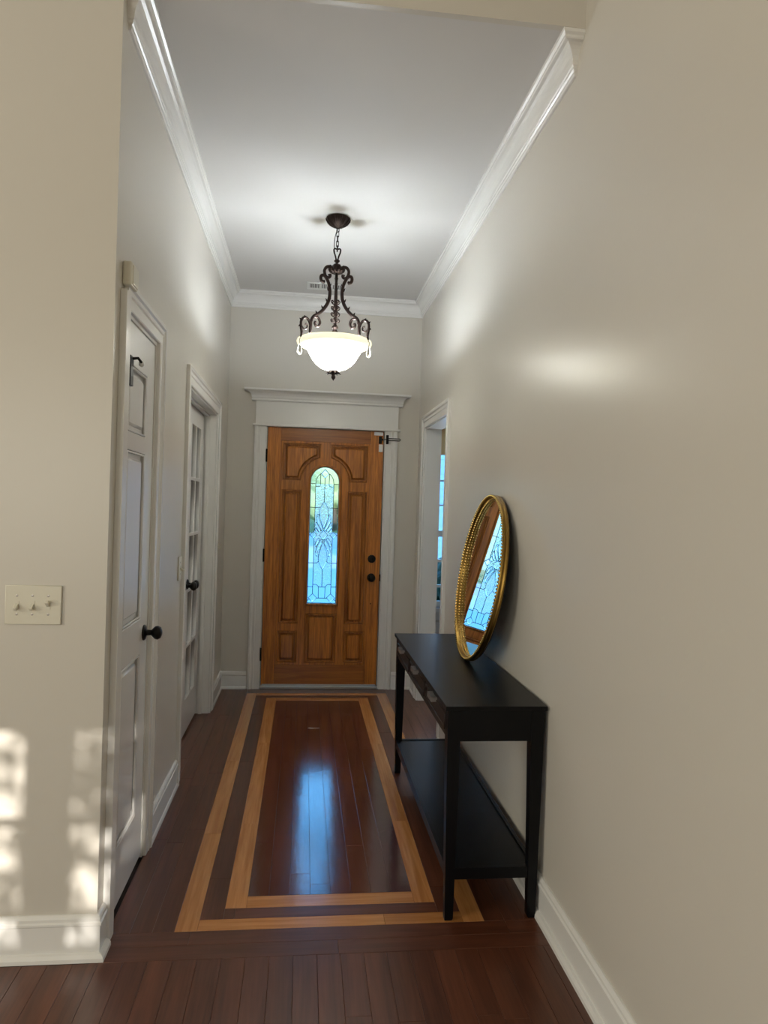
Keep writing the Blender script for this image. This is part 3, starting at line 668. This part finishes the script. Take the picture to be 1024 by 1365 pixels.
# lyre loop above the hub
tube('lyre_loop', [(PX-0.004, PY, 2.842), (PX-0.010, PY, 2.868), (PX-0.018, PY, 2.892), (PX-0.016, PY, 2.908), (PX, PY, 2.906), (PX+0.016, PY, 2.908), (PX+0.018, PY, 2.892), (PX+0.010, PY, 2.868), (PX+0.004, PY, 2.842)], 0.0045, BRONZE, pl, smoothc=True)
hub = lathe('hub', [(0.001, 2.850), (0.010, 2.848), (0.016, 2.842), (0.016, 2.836), (0.008, 2.830), (0.008, 2.824), (0.018, 2.820), (0.030, 2.808), (0.036, 2.794), (0.032, 2.780), (0.020, 2.772), (0.001, 2.770)], (PX, PY, 0), BRONZE, pl, 28)
for k in range(10):                           # acanthus points round the hub
    t = 2*PI*k/10; c, s = math.cos(t), math.sin(t)
    tube('leaf', [(PX+c*0.022, PY+s*0.022, 2.775), (PX+c*0.038, PY+s*0.038, 2.786), (PX+c*0.042, PY+s*0.042, 2.800), (PX+c*0.050, PY+s*0.052, 2.806)], 0.009, BRONZE, hub, smoothc=True, radii=[1, 1.1, 0.8, 0.2], res=1)
lathe('stem', [(0.001, 2.772), (0.006, 2.770), (0.006, 2.62), (0.011, 2.605), (0.014, 2.56), (0.009, 2.53), (0.007, 2.48), (0.018, 2.466), (0.020, 2.458), (0.010, 2.452), (0.017, 2.440), (0.020, 2.415), (0.020, 2.36), (0.001, 2.36)], (PX, PY, 0), BRONZE, pl, 20)
def arm(ang):
    c, s = math.cos(ang), math.sin(ang)
    P3 = lambda L: [(PX+c*r_, PY+s*r_, z_) for r_, z_ in L]
    a = tube('arm', P3([(0.078, 2.706), (0.092, 2.706), (0.101, 2.722), (0.095, 2.738), (0.078, 2.740), (0.060, 2.722), (0.045, 2.690), (0.040, 2.645), (0.047, 2.605), (0.072, 2.560), (0.105, 2.525), (0.140, 2.500), (0.152, 2.478), (0.156, 2.445), (0.158, 2.405)]),
             0.0092, BRONZE, pl, smoothc=True, radii=[1.2, 1, 1, 1, 1, 1, 1, 1.1, 1.15, 1.1, 1, 1, 1, 1, 0.9])
    tube('scroll', P3([(0.024, 2.792), (0.050, 2.798), (0.074, 2.782), (0.078, 2.757), (0.062, 2.736), (0.042, 2.742), (0.044, 2.756)]), 0.0088, BRONZE, a, smoothc=True, radii=[1, 1.05, 1, 1, 0.9, 0.9, 1.3])
    tube('scroll', P3([(0.150, 2.470), (0.143, 2.495), (0.120, 2.502), (0.102, 2.488), (0.100, 2.462), (0.115, 2.450), (0.130, 2.462), (0.124, 2.474)]), 0.0078, BRONZE, a, smoothc=True, radii=[1, 1, 1, 1, 1, 0.9, 0.9, 1.2])
    tube('scroll', P3([(0.157, 2.450), (0.170, 2.476), (0.192, 2.486), (0.212, 2.470), (0.216, 2.440), (0.210, 2.400), (0.212, 2.375)]), 0.0078, BRONZE, a, smoothc=True)
    tube('scroll', P3([(0.214, 2.440), (0.200, 2.424), (0.182, 2.428), (0.178, 2.446), (0.190, 2.452)]), 0.005, BRONZE, a, smoothc=True, radii=[1, 1, 1, 1, 1.3])
    # little leaves along the lower curve and on the outer scroll
    for (r_, z_, dr, dz) in ((0.044, 2.690, -0.012, 0.016), (0.043, 2.660, 0.016, 0.020), (0.042, 2.630, -0.012, 0.014), (0.050, 2.598, 0.016, 0.020), (0.060, 2.575, -0.012, 0.012), (0.078, 2.555, 0.014, 0.018), (0.095, 2.534, -0.012, 0.008), (0.115, 2.520, 0.012, 0.016), (0.130, 2.505, -0.010, -0.010), (0.188, 2.488, 0.010, 0.010), (0.212, 2.470, 0.014, 0.008), (0.218, 2.440, 0.013, -0.010)):
        tube('leaf', P3([(r_, z_), (r_+dr*0.5, z_+dz*0.35), (r_+dr, z_+dz)]), 0.0055, BRONZE, a, smoothc=True, radii=[1.2, 1, 0.15], res=1, resu=3)
    d = tube('drop_hook', P3([(0.214, 2.372), (0.222, 2.362), (0.222, 2.346), (0.220, 2.340)]), 0.0016, BRONZE, pl, res=1)
    bm = bmesh.new(); lathe_bm(bm, [(0.0005, 0.0), (0.004, -0.006), (0.009, -0.022), (0.0135, -0.042), (0.0135, -0.052), (0.009, -0.063), (0.0005, -0.068)], (PX+c*0.220, PY+s*0.220, 2.342), 12)
    from_bm('crystal_drop', bm, CRYST, pl, None, False)
for ang in (math.radians(88), math.radians(208), math.radians(328)): arm(ang)
for k in range(6):                            # scrolls hugging the stem
    t = PI/3*k+0.2; c, s = math.cos(t), math.sin(t)
    for z_ in (2.600, 2.565, 2.530, 2.495):
        tube('stem_scroll', [(PX+c*0.008, PY+s*0.008, z_-0.008), (PX+c*0.022, PY+s*0.022, z_), (PX+c*0.024, PY+s*0.024, z_+0.012), (PX+c*0.014, PY+s*0.014, z_+0.014)], 0.0032, BRONZE, pl, smoothc=True, res=1, resu=3)
bowl_prof = [(0.012, 2.2165), (0.045, 2.221), (0.075, 2.232), (0.102, 2.252), (0.124, 2.278), (0.140, 2.306), (0.154, 2.330), (0.172, 2.346), (0.190, 2.354)]
inner = [(r_-0.002, z_+0.006) for r_, z_ in bowl_prof][::-1]
bm = bmesh.new(); lathe_bm(bm, bowl_prof+inner, (PX, PY, 0), 64)
bowl = from_bm('glass_bowl', bm, BOWL, pl, None, True)
bm = bmesh.new(); lathe_bm(bm, [(0.186, 2.354), (0.200, 2.355), (0.210, 2.362), (0.214, 2.374), (0.211, 2.384), (0.203, 2.388), (0.196, 2.380), (0.188, 2.362), (0.186, 2.354)], (PX, PY, 0), 64)
tag(from_bm('bowl_rim', bm, RIMG, bowl, None, True), 'cream glass rim')
fin = lathe('finial', [(0.001, 2.222), (0.022, 2.220), (0.030, 2.212), (0.026, 2.204), (0.012, 2.198), (0.009, 2.190), (0.013, 2.182), (0.011, 2.174), (0.004, 2.166), (0.001, 2.160)], (PX, PY, 0), BRONZE, pl, 20)
for k in range(8):
    t = 2*PI*k/8+0.2; c, s = math.cos(t), math.sin(t)
    tube('leaf', [(PX+c*0.010, PY+s*0.010, 2.200), (PX+c*0.028, PY+s*0.028, 2.206), (PX+c*0.044, PY+s*0.044, 2.198)], 0.006, BRONZE, fin, smoothc=True, radii=[1, 1, 0.2], res=1, resu=3)
for k in range(3):                            # the bulbs
    t = 2*PI*k/3+0.5
    bx_, by_ = PX+0.115*math.cos(t), PY+0.115*math.sin(t)
    lathe('bulb_socket', [(0.001, 2.305), (0.012, 2.305), (0.012, 2.285), (0.001, 2.285)], (bx_, by_, 0), BRONZE, pl, 14)
    light('pendant_bulb_light', 'POINT', (bx_, by_, 2.352), 23, (0.83, 0.915, 1.0), None, shadow_soft_size=0.055)

# ================================================================ CONSOLE TABLE
TX0, TX1, TY0, TY1, TZ = 0.516, 0.884, 2.425, 3.845, 0.760
ct = thing('console_table', ((TX0+TX1)/2, (TY0+TY1)/2, 0), 'long narrow black console table with a lower shelf against the right wall', 'table')
box('tabletop', (TX0, TY0, TZ-0.016), (TX1, TY1, TZ), BLACKW, ct, 0.0015)
ax0, ax1, ay0, ay1 = TX0+0.010, TX1-0.008, TY0+0.010, TY1-0.010
boxes('apron', [((ax0+0.006, ay0+0.002, 0.633), (ax1-0.002, ay0+0.018, TZ-0.0162)), ((ax0+0.006, ay1-0.018, 0.633), (ax1-0.002, ay1-0.002, TZ-0.0162)), ((ax1-0.016, ay0+0.018, 0.633), (ax1-0.002, ay1-0.018, TZ-0.0162))], BLACKW, ct, 0.0008)
boxes('front_rail', [((ax0+0.006, ay0+0.047, 0.633), (ax0+0.016, ay1-0.047, 0.645)), ((ax0+0.006, ay0+0.047, 0.732), (ax0+0.016, ay1-0.047, TZ-0.0162)), ((ax0+0.02, ay0+0.02, 0.634), (ax1-0.018, ay1-0.02, 0.640))], BLACKT, ct, 0.0008)
dl = (ay1-ay0-0.112)/3
for k in range(3):
    a = ay0+0.048+k*(dl+0.008); b = a+dl
    dr = boxes('drawer', [((ax0+0.002, a, 0.648), (ax0+0.014, b, 0.730)), ((ax0+0.014, a+0.01, 0.650), (ax1-0.03, b-0.01, 0.662))], BLACKT, ct, 0.001)
    me = curve_mesh([rect(a+0.012, 0.658, b-0.012, 0.720), rect(a+0.022, 0.668, b-0.022, 0.710)], bevel=0.002, dims='2D', extrude=0.001, offset=-0.002)
    me.transform(Matrix(((0, 0, -1, ax0+0.001), (1, 0, 0, 0), (0, 1, 0, 0), (0, 0, 0, 1)))); link('drawer_moulding', me, BLACKT, dr)
    ym = (a+b)/2
    tag(boxes('handle', [((ax0-0.022, ym-0.042, 0.728), (ax0-0.002, ym+0.042, 0.732)), ((ax0-0.022, ym-0.042, 0.712), (ax0-0.019, ym+0.042, 0.732)), ((ax0-0.019, ym-0.042, 0.712), (ax0+0.002, ym-0.038, 0.732)), ((ax0-0.019, ym+0.038, 0.712), (ax0+0.002, ym+0.042, 0.732))], PEWTER, dr, 0.0006), 'dark pewter cup pull')
def leg(sx, sy):
    X0 = ax0 if sx < 0 else ax1; Y0_ = ay0 if sy < 0 else ay1; ix = 1 if sx < 0 else -1; iy = 1 if sy < 0 else -1
    bm = bmesh.new(); rings = []
    for z, w_, off in ((0.0, 0.026, 0.000), (0.006, 0.030, 0.0), (0.60, 0.046, 0.0), (TZ-0.016, 0.046, 0.0)):
        x0, y0 = X0+ix*(0.010 if z < 0.01 else 0.010*(0.6-min(z, 0.6))/0.6), Y0_
        x1, y1 = x0+ix*w_, y0+iy*w_
        rings.append([bm.verts.new(p) for p in ((x0, y0, z), (x1, y0, z), (x1, y1, z), (x0, y1, z))])
    for A, B in zip(rings, rings[1:]):
        for k in range(4): bm.faces.new((A[k], A[(k+1) % 4], B[(k+1) % 4], B[k]))
    bm.faces.new(rings[0]); bm.faces.new(rings[-1])
    from_bm('leg', bm, BLACKW, ct)
for sx in (-1, 1):
    for sy in (-1, 1): leg(sx, sy)
box('shelf', (ax0+0.012, ay0+0.006, 0.164), (ax1-0.008, ay1-0.006, 0.178), BLACKW, ct, 0.001)
boxes('shelf_rail', [((ax0+0.010, ay0+0.008, 0.142), (ax0+0.026, ay1-0.008, 0.184)), ((ax1-0.024, ay0+0.008, 0.142), (ax1-0.008, ay1-0.008, 0.184)), ((ax0+0.012, ay0+0.004, 0.142), (ax1-0.010, ay0+0.020, 0.182)), ((ax0+0.012, ay1-0.020, 0.142), (ax1-0.010, ay1-0.004, 0.182))], BLACKW, ct, 0.001)

# ================================================================ ROUND MIRROR leaning on the wall
MD = 0.768; MY = 3.190; RM = MD/2
xb, xt = 0.776, 0.886
tilt = math.asin((xt-xb)/MD)
mr = bpy.data.objects.new('round_mirror', None); COL.objects.link(mr)
tag(mr, 'round mirror in a beaded gold frame leaning on the console table', 'mirror')
# local: +Z out of the glass, XY in the plane; map Z-> (-cos t,0,sin t), Y(up)->(sin t,0,cos t), X-> +y
TW = 0.018; ez = Vector((-math.cos(tilt)*math.cos(TW), math.sin(TW)*math.cos(tilt), math.sin(tilt))); ey = Vector((math.sin(tilt)*math.cos(TW), -math.sin(tilt)*math.sin(TW), math.cos(tilt))); ex = ey.cross(ez)
cen_ = Vector((xb, MY, TZ+0.001))+ey*RM
MM = Matrix((ex, ey, ez)).transposed().to_4x4(); MM.translation = cen_
mr.matrix_world = MM
def mpart(name, prof, m, seg=96, smooth=True):
    bm = bmesh.new(); lathe_bm(bm, prof, (0, 0, 0), seg); bmesh.ops.recalc_face_normals(bm, faces=bm.faces[:])
    me = bpy.data.meshes.new(name); bm.to_mesh(me); bm.free(); me.materials.append(m)
    if smooth:
        for f in me.polygons: f.use_smooth = True
    o = bpy.data.objects.new(name, me); COL.objects.link(o); o.parent = mr; return o
bm = bmesh.new()
pr = [(RM-0.004, 0.0), (RM, 0.003), (RM, 0.010), (RM-0.006, 0.013), (RM-0.006, 0.016), (RM, 0.019), (RM, 0.027), (RM-0.004, 0.030), (RM-0.009, 0.028), (RM-0.011, 0.020), (RM-0.012, 0.015), (RM-0.016, 0.015), (RM-0.018, 0.012), (RM-0.018, 0.0)]
seg = 120; rings = [[bm.verts.new((r_*math.cos(2*PI*k/seg), r_*math.sin(2*PI*k/seg), z_)) for k in range(seg)] for r_, z_ in pr]
for A, B in zip(rings, rings[1:]+rings[:1]):
    for k in range(seg): bm.faces.new((A[k], A[(k+1) % seg], B[(k+1) % seg], B[k]))
bmesh.ops.recalc_face_normals(bm, faces=bm.faces[:])
me = bpy.data.meshes.new('frame'); bm.to_mesh(me); bm.free(); me.materials.append(GOLD)
o = bpy.data.objects.new('frame', me); COL.objects.link(o); o.parent = mr
for f in me.polygons: f.use_smooth = True
def beads(name, rad, z_, br, nb):
    bm = bmesh.new()
    for k in range(nb):
        t = 2*PI*k/nb; r_ = bmesh.ops.create_icosphere(bm, subdivisions=1, radius=br, matrix=Matrix.Translation((rad*math.cos(t), rad*math.sin(t), z_)))
    me = bpy.data.meshes.new(name); bm.to_mesh(me); bm.free(); me.materials.append(GOLDB)
    o = bpy.data.objects.new(name, me); COL.objects.link(o); o.parent = mr; o['kind'] = 'stuff'
beads('beading', RM-0.0065, 0.030, 0.0058, 160); beads('beading', RM-0.0165, 0.015, 0.0052, 156)
mpart('mirror_glass', [(0.0005, 0.0085), (RM-0.016, 0.0085), (RM-0.016, 0.006), (0.0005, 0.006)], MIRR, 120, False)
mpart('backing', [(0.0005, -0.003), (RM-0.006, -0.003), (RM-0.006, 0.004), (0.0005, 0.004)], BLACKW, 96, False)

# ================================================================ DINING WINDOW seen through the right doorway
r, (a0, a1, b0, b1), mt = window_unit('window_1', 1.014, 1.93, 0.66, 2.13, D+0.05, 'white double-hung window beyond the right doorway', 1, 1)
plate('meeting_rail', rect(a0, 1.225, a1, 1.275), [], 0.035, TRIM, mt, r)
for z in (0.825, 1.03): plate('muntin', rect(a0, z-0.011, a1, z+0.011), [], 0.03, TRIM, mt, r)
for z in (1.48, 1.68): plate('muntin', rect(a0, z-0.006, a1, z+0.006), [], 0.02, TRIM, mt, r)
for u in (a0+(a1-a0)/3, a0+2*(a1-a0)/3): plate('muntin', rect(u-0.011, b0, u+0.011, b1), [], 0.028, TRIM, mt, r)
plate('pane', rect(a0-0.002, b0-0.002, a1+0.002, 1.23), [], 0.003, G_WIN, FAR(D+0.05), r); plate('pane', rect(a0-0.002, 1.27, a1+0.002, b1+0.002), [], 0.003, G_WIN, FAR(D+0.05), r)
box('sill', (1.016, D-0.05, 0.625), (1.96, D+0.02, 0.66), TRIM, r, 0.004)
box('apron', (1.02, D-0.02, 0.56), (1.94, D, 0.625), TRIM, r, 0.002)
box('roller_blind', (a0-0.01, D+0.015, 1.885), (a1+0.01, D+0.018, b1+0.01), DBLIND, r)
# paler wainscot below the dining window
o = struct(box('trim_6', (1.02, D-0.012, 0.0), (4.2, D, 0.54), TRIM), 'white wainscot under the window beyond the right doorway')

# ================================================================ OUTSIDE
struct(box('ground', (-60, D+6.5, -0.55), (60, 160, -0.40), GRASS), 'lawn beyond the street')
struct(box('driveway', (-9, D+0.16, -0.5), (12, D+24, -0.36), CONC), 'pale driveway outside the front door')
struct(box('street', (-60, D+24, -0.5), (60, D+40, -0.35), ASPH), 'street in front of the house')
struct(box('back_ground', (-40, -60, -0.5), (40, -3.5, -0.40), GRASS), 'garden behind the house')
HILL = mat('haze_tint_ridge', (0.17, 0.30, 0.30), 0.9, bump=(0.3, 1.0, 1.0))  # ridge added to hide the white horizon; haze put into its colour
bm = bmesh.new(); prev = None
for k in range(61):
    x = -220+k*7; h_ = 14+12*(1 if x < -10 else 0.35)*(0.6+0.4*math.sin(x*0.045))+1.2*math.sin(x*0.6)
    cur = [bm.verts.new((x, 120, -1)), bm.verts.new((x, 130, h_*0.8)), bm.verts.new((x, 142, h_)), bm.verts.new((x, 158, -1))]
    if prev:
        for q in range(4): bm.faces.new((prev[q], prev[(q+1) % 4], cur[(q+1) % 4], cur[q]))
    else: bm.faces.new(cur)
    prev = cur
bm.faces.new(prev)
struct(from_bm('horizon_ridge', bm, HILL), 'added haze-coloured ridge that hides the white sky at the horizon')
def crown(name, c, rad, m, parent, seed):
    rnd = random.Random(seed); bm = bmesh.new()
    for k in range(9):
        p = Vector((rnd.uniform(-.55, .55)*rad, rnd.uniform(-.4, .4)*rad, rnd.uniform(-.4, .5)*rad)); r_ = rad*rnd.uniform(.42, .65)
        g = bmesh.ops.create_icosphere(bm, subdivisions=2, radius=r_, matrix=Matrix.Translation(Vector(c)+p))
        for v in g['verts']: v.co += Vector((rnd.uniform(-1, 1), rnd.uniform(-1, 1), rnd.uniform(-1, 1)))*r_*0.12
    return from_bm(name, bm, m, parent)
for k, (tx, ty, h_) in enumerate(((-4.6, 58, 6.6), (2.2, 52, 6.8), (12.5, 62, 8))):
    t = thing('tree', (tx, ty, -0.4), ['leftmost yellow-green tree across the street', 'yellow-green tree across the street, seen through the arch of the door glass', 'rightmost yellow-green tree across the street'][k], 'tree', 'trees across the street')
    lathe('trunk', [(0.3, 0), (0.22, 1.5), (0.16, h_*0.6)], (tx, ty, -0.4), BARK, t, 10)
    crown('crown', (tx, ty, h_*0.50), h_*0.52, FOL, t, 11+k)
hd = thing('hedge', (1.5, D+2.2, -0.36), 'dark hedge outside the window beyond the right doorway', 'hedge')
rnd = random.Random(3)
bm = bmesh.new()
for k in range(26):
    c = Vector((1.35+rnd.uniform(0, 2.4), D+2.2+rnd.uniform(-.35, .35), rnd.uniform(-0.2, 1.0)))
    g = bmesh.ops.create_icosphere(bm, subdivisions=2, radius=rnd.uniform(.22, .34), matrix=Matrix.Translation(c))
    for v in g['verts']: v.co += Vector((rnd.uniform(-1, 1), rnd.uniform(-1, 1), rnd.uniform(-1, 1)))*0.05
from_bm('foliage', bm, FOLD, hd)
bm = bmesh.new(); add_box(bm, (1.5, D+2.1, -0.36), (3.5, D+2.3, 0.0)); from_bm('stems', bm, BARK, hd)
# neighbour's house with lap siding
hs = thing('neighbour_house', (6.0, 19.0, -0.4), 'pale blue sided house seen through the window beyond the right doorway', 'house')
box('wall', (2.2, 19.0, -0.4), (11.0, 25.0, 5.2), SIDING, hs)
for k in range(28): 
    z = -0.4+k*0.2
    bm = bmesh.new(); add_box(bm, (2.2, 18.965, z), (11.0, 18.995, z+0.205)); bm.verts.ensure_lookup_table()
    for v in bm.verts:
        if v.co.y < 18.98 and v.co.z > z+0.1: v.co.y = 18.985
    from_bm('siding_board', bm, SIDING, hs)
bm = bmesh.new(); vs = [bm.verts.new(p) for p in ((1.9, 18.6, 5.1), (11.3, 18.6, 5.1), (11.3, 25.4, 5.1), (1.9, 25.4, 5.1), (1.9, 22, 7.6), (11.3, 22, 7.6))]
for f in ((0, 1, 5, 4), (2, 3, 4, 5), (0, 4, 3), (1, 2, 5), (0, 3, 2, 1)): bm.faces.new([vs[q] for q in f])
from_bm('roof', bm, ROOFM, hs)
# fence added to cut off the lower sun; the tree breaks the rest into dapples
fn = thing('sun_block_fence', (0, -5.2, -0.4), 'unseen board fence added behind the house to block the lower sun', 'fence')
for k in range(40):
    x = -3.0+k*0.15; box('board', (x+0.002, -5.22, -0.4), (x+0.148, -5.2, 1.93), BARK, fn)
tr = thing('garden_tree', (1.6, -6.8, -0.4), 'leafy tree in the garden behind the house', 'tree')
lathe('trunk', [(0.16, 0), (0.12, 1.5), (0.05, 4.2)], (1.6, -6.8, -0.4), BARK, tr, 12)
bm = bmesh.new(); rnd = random.Random(21)
for k in range(4200):
    c = Vector((rnd.triangular(-0.9, 2.3, 1.3), rnd.uniform(-7.4, -6.0), rnd.uniform(1.9, 3.6)))
    mt_ = Matrix.Translation(c) @ Euler((rnd.uniform(0, 6), rnd.uniform(0, 6), rnd.uniform(0, 6))).to_matrix().to_4x4()
    s = rnd.uniform(0.028, 0.055)
    vs = [bm.verts.new(mt_ @ Vector(p)) for p in ((-s, 0, 0), (0, -s*.5, 0), (s, 0, 0), (0, s*.5, 0))]
    bm.faces.new(vs)
for k in range(700):  # extra leaf clump added to thin the right-hand sun patch
    c = Vector((rnd.uniform(0.60, 1.05), rnd.uniform(-7.0, -6.4), rnd.uniform(2.70, 3.12))); s = rnd.uniform(0.02, 0.04)
    mt_ = Matrix.Translation(c) @ Euler((rnd.uniform(0, 6), rnd.uniform(0, 6), rnd.uniform(0, 6))).to_matrix().to_4x4()
    bm.faces.new([bm.verts.new(mt_ @ Vector(p)) for p in ((-s, 0, 0), (0, -s*.5, 0), (s, 0, 0), (0, s*.5, 0))])
me = bpy.data.meshes.new('leaves'); bm.to_mesh(me); bm.free(); tag(link('leaves', me, FOL, tr), kind='stuff')
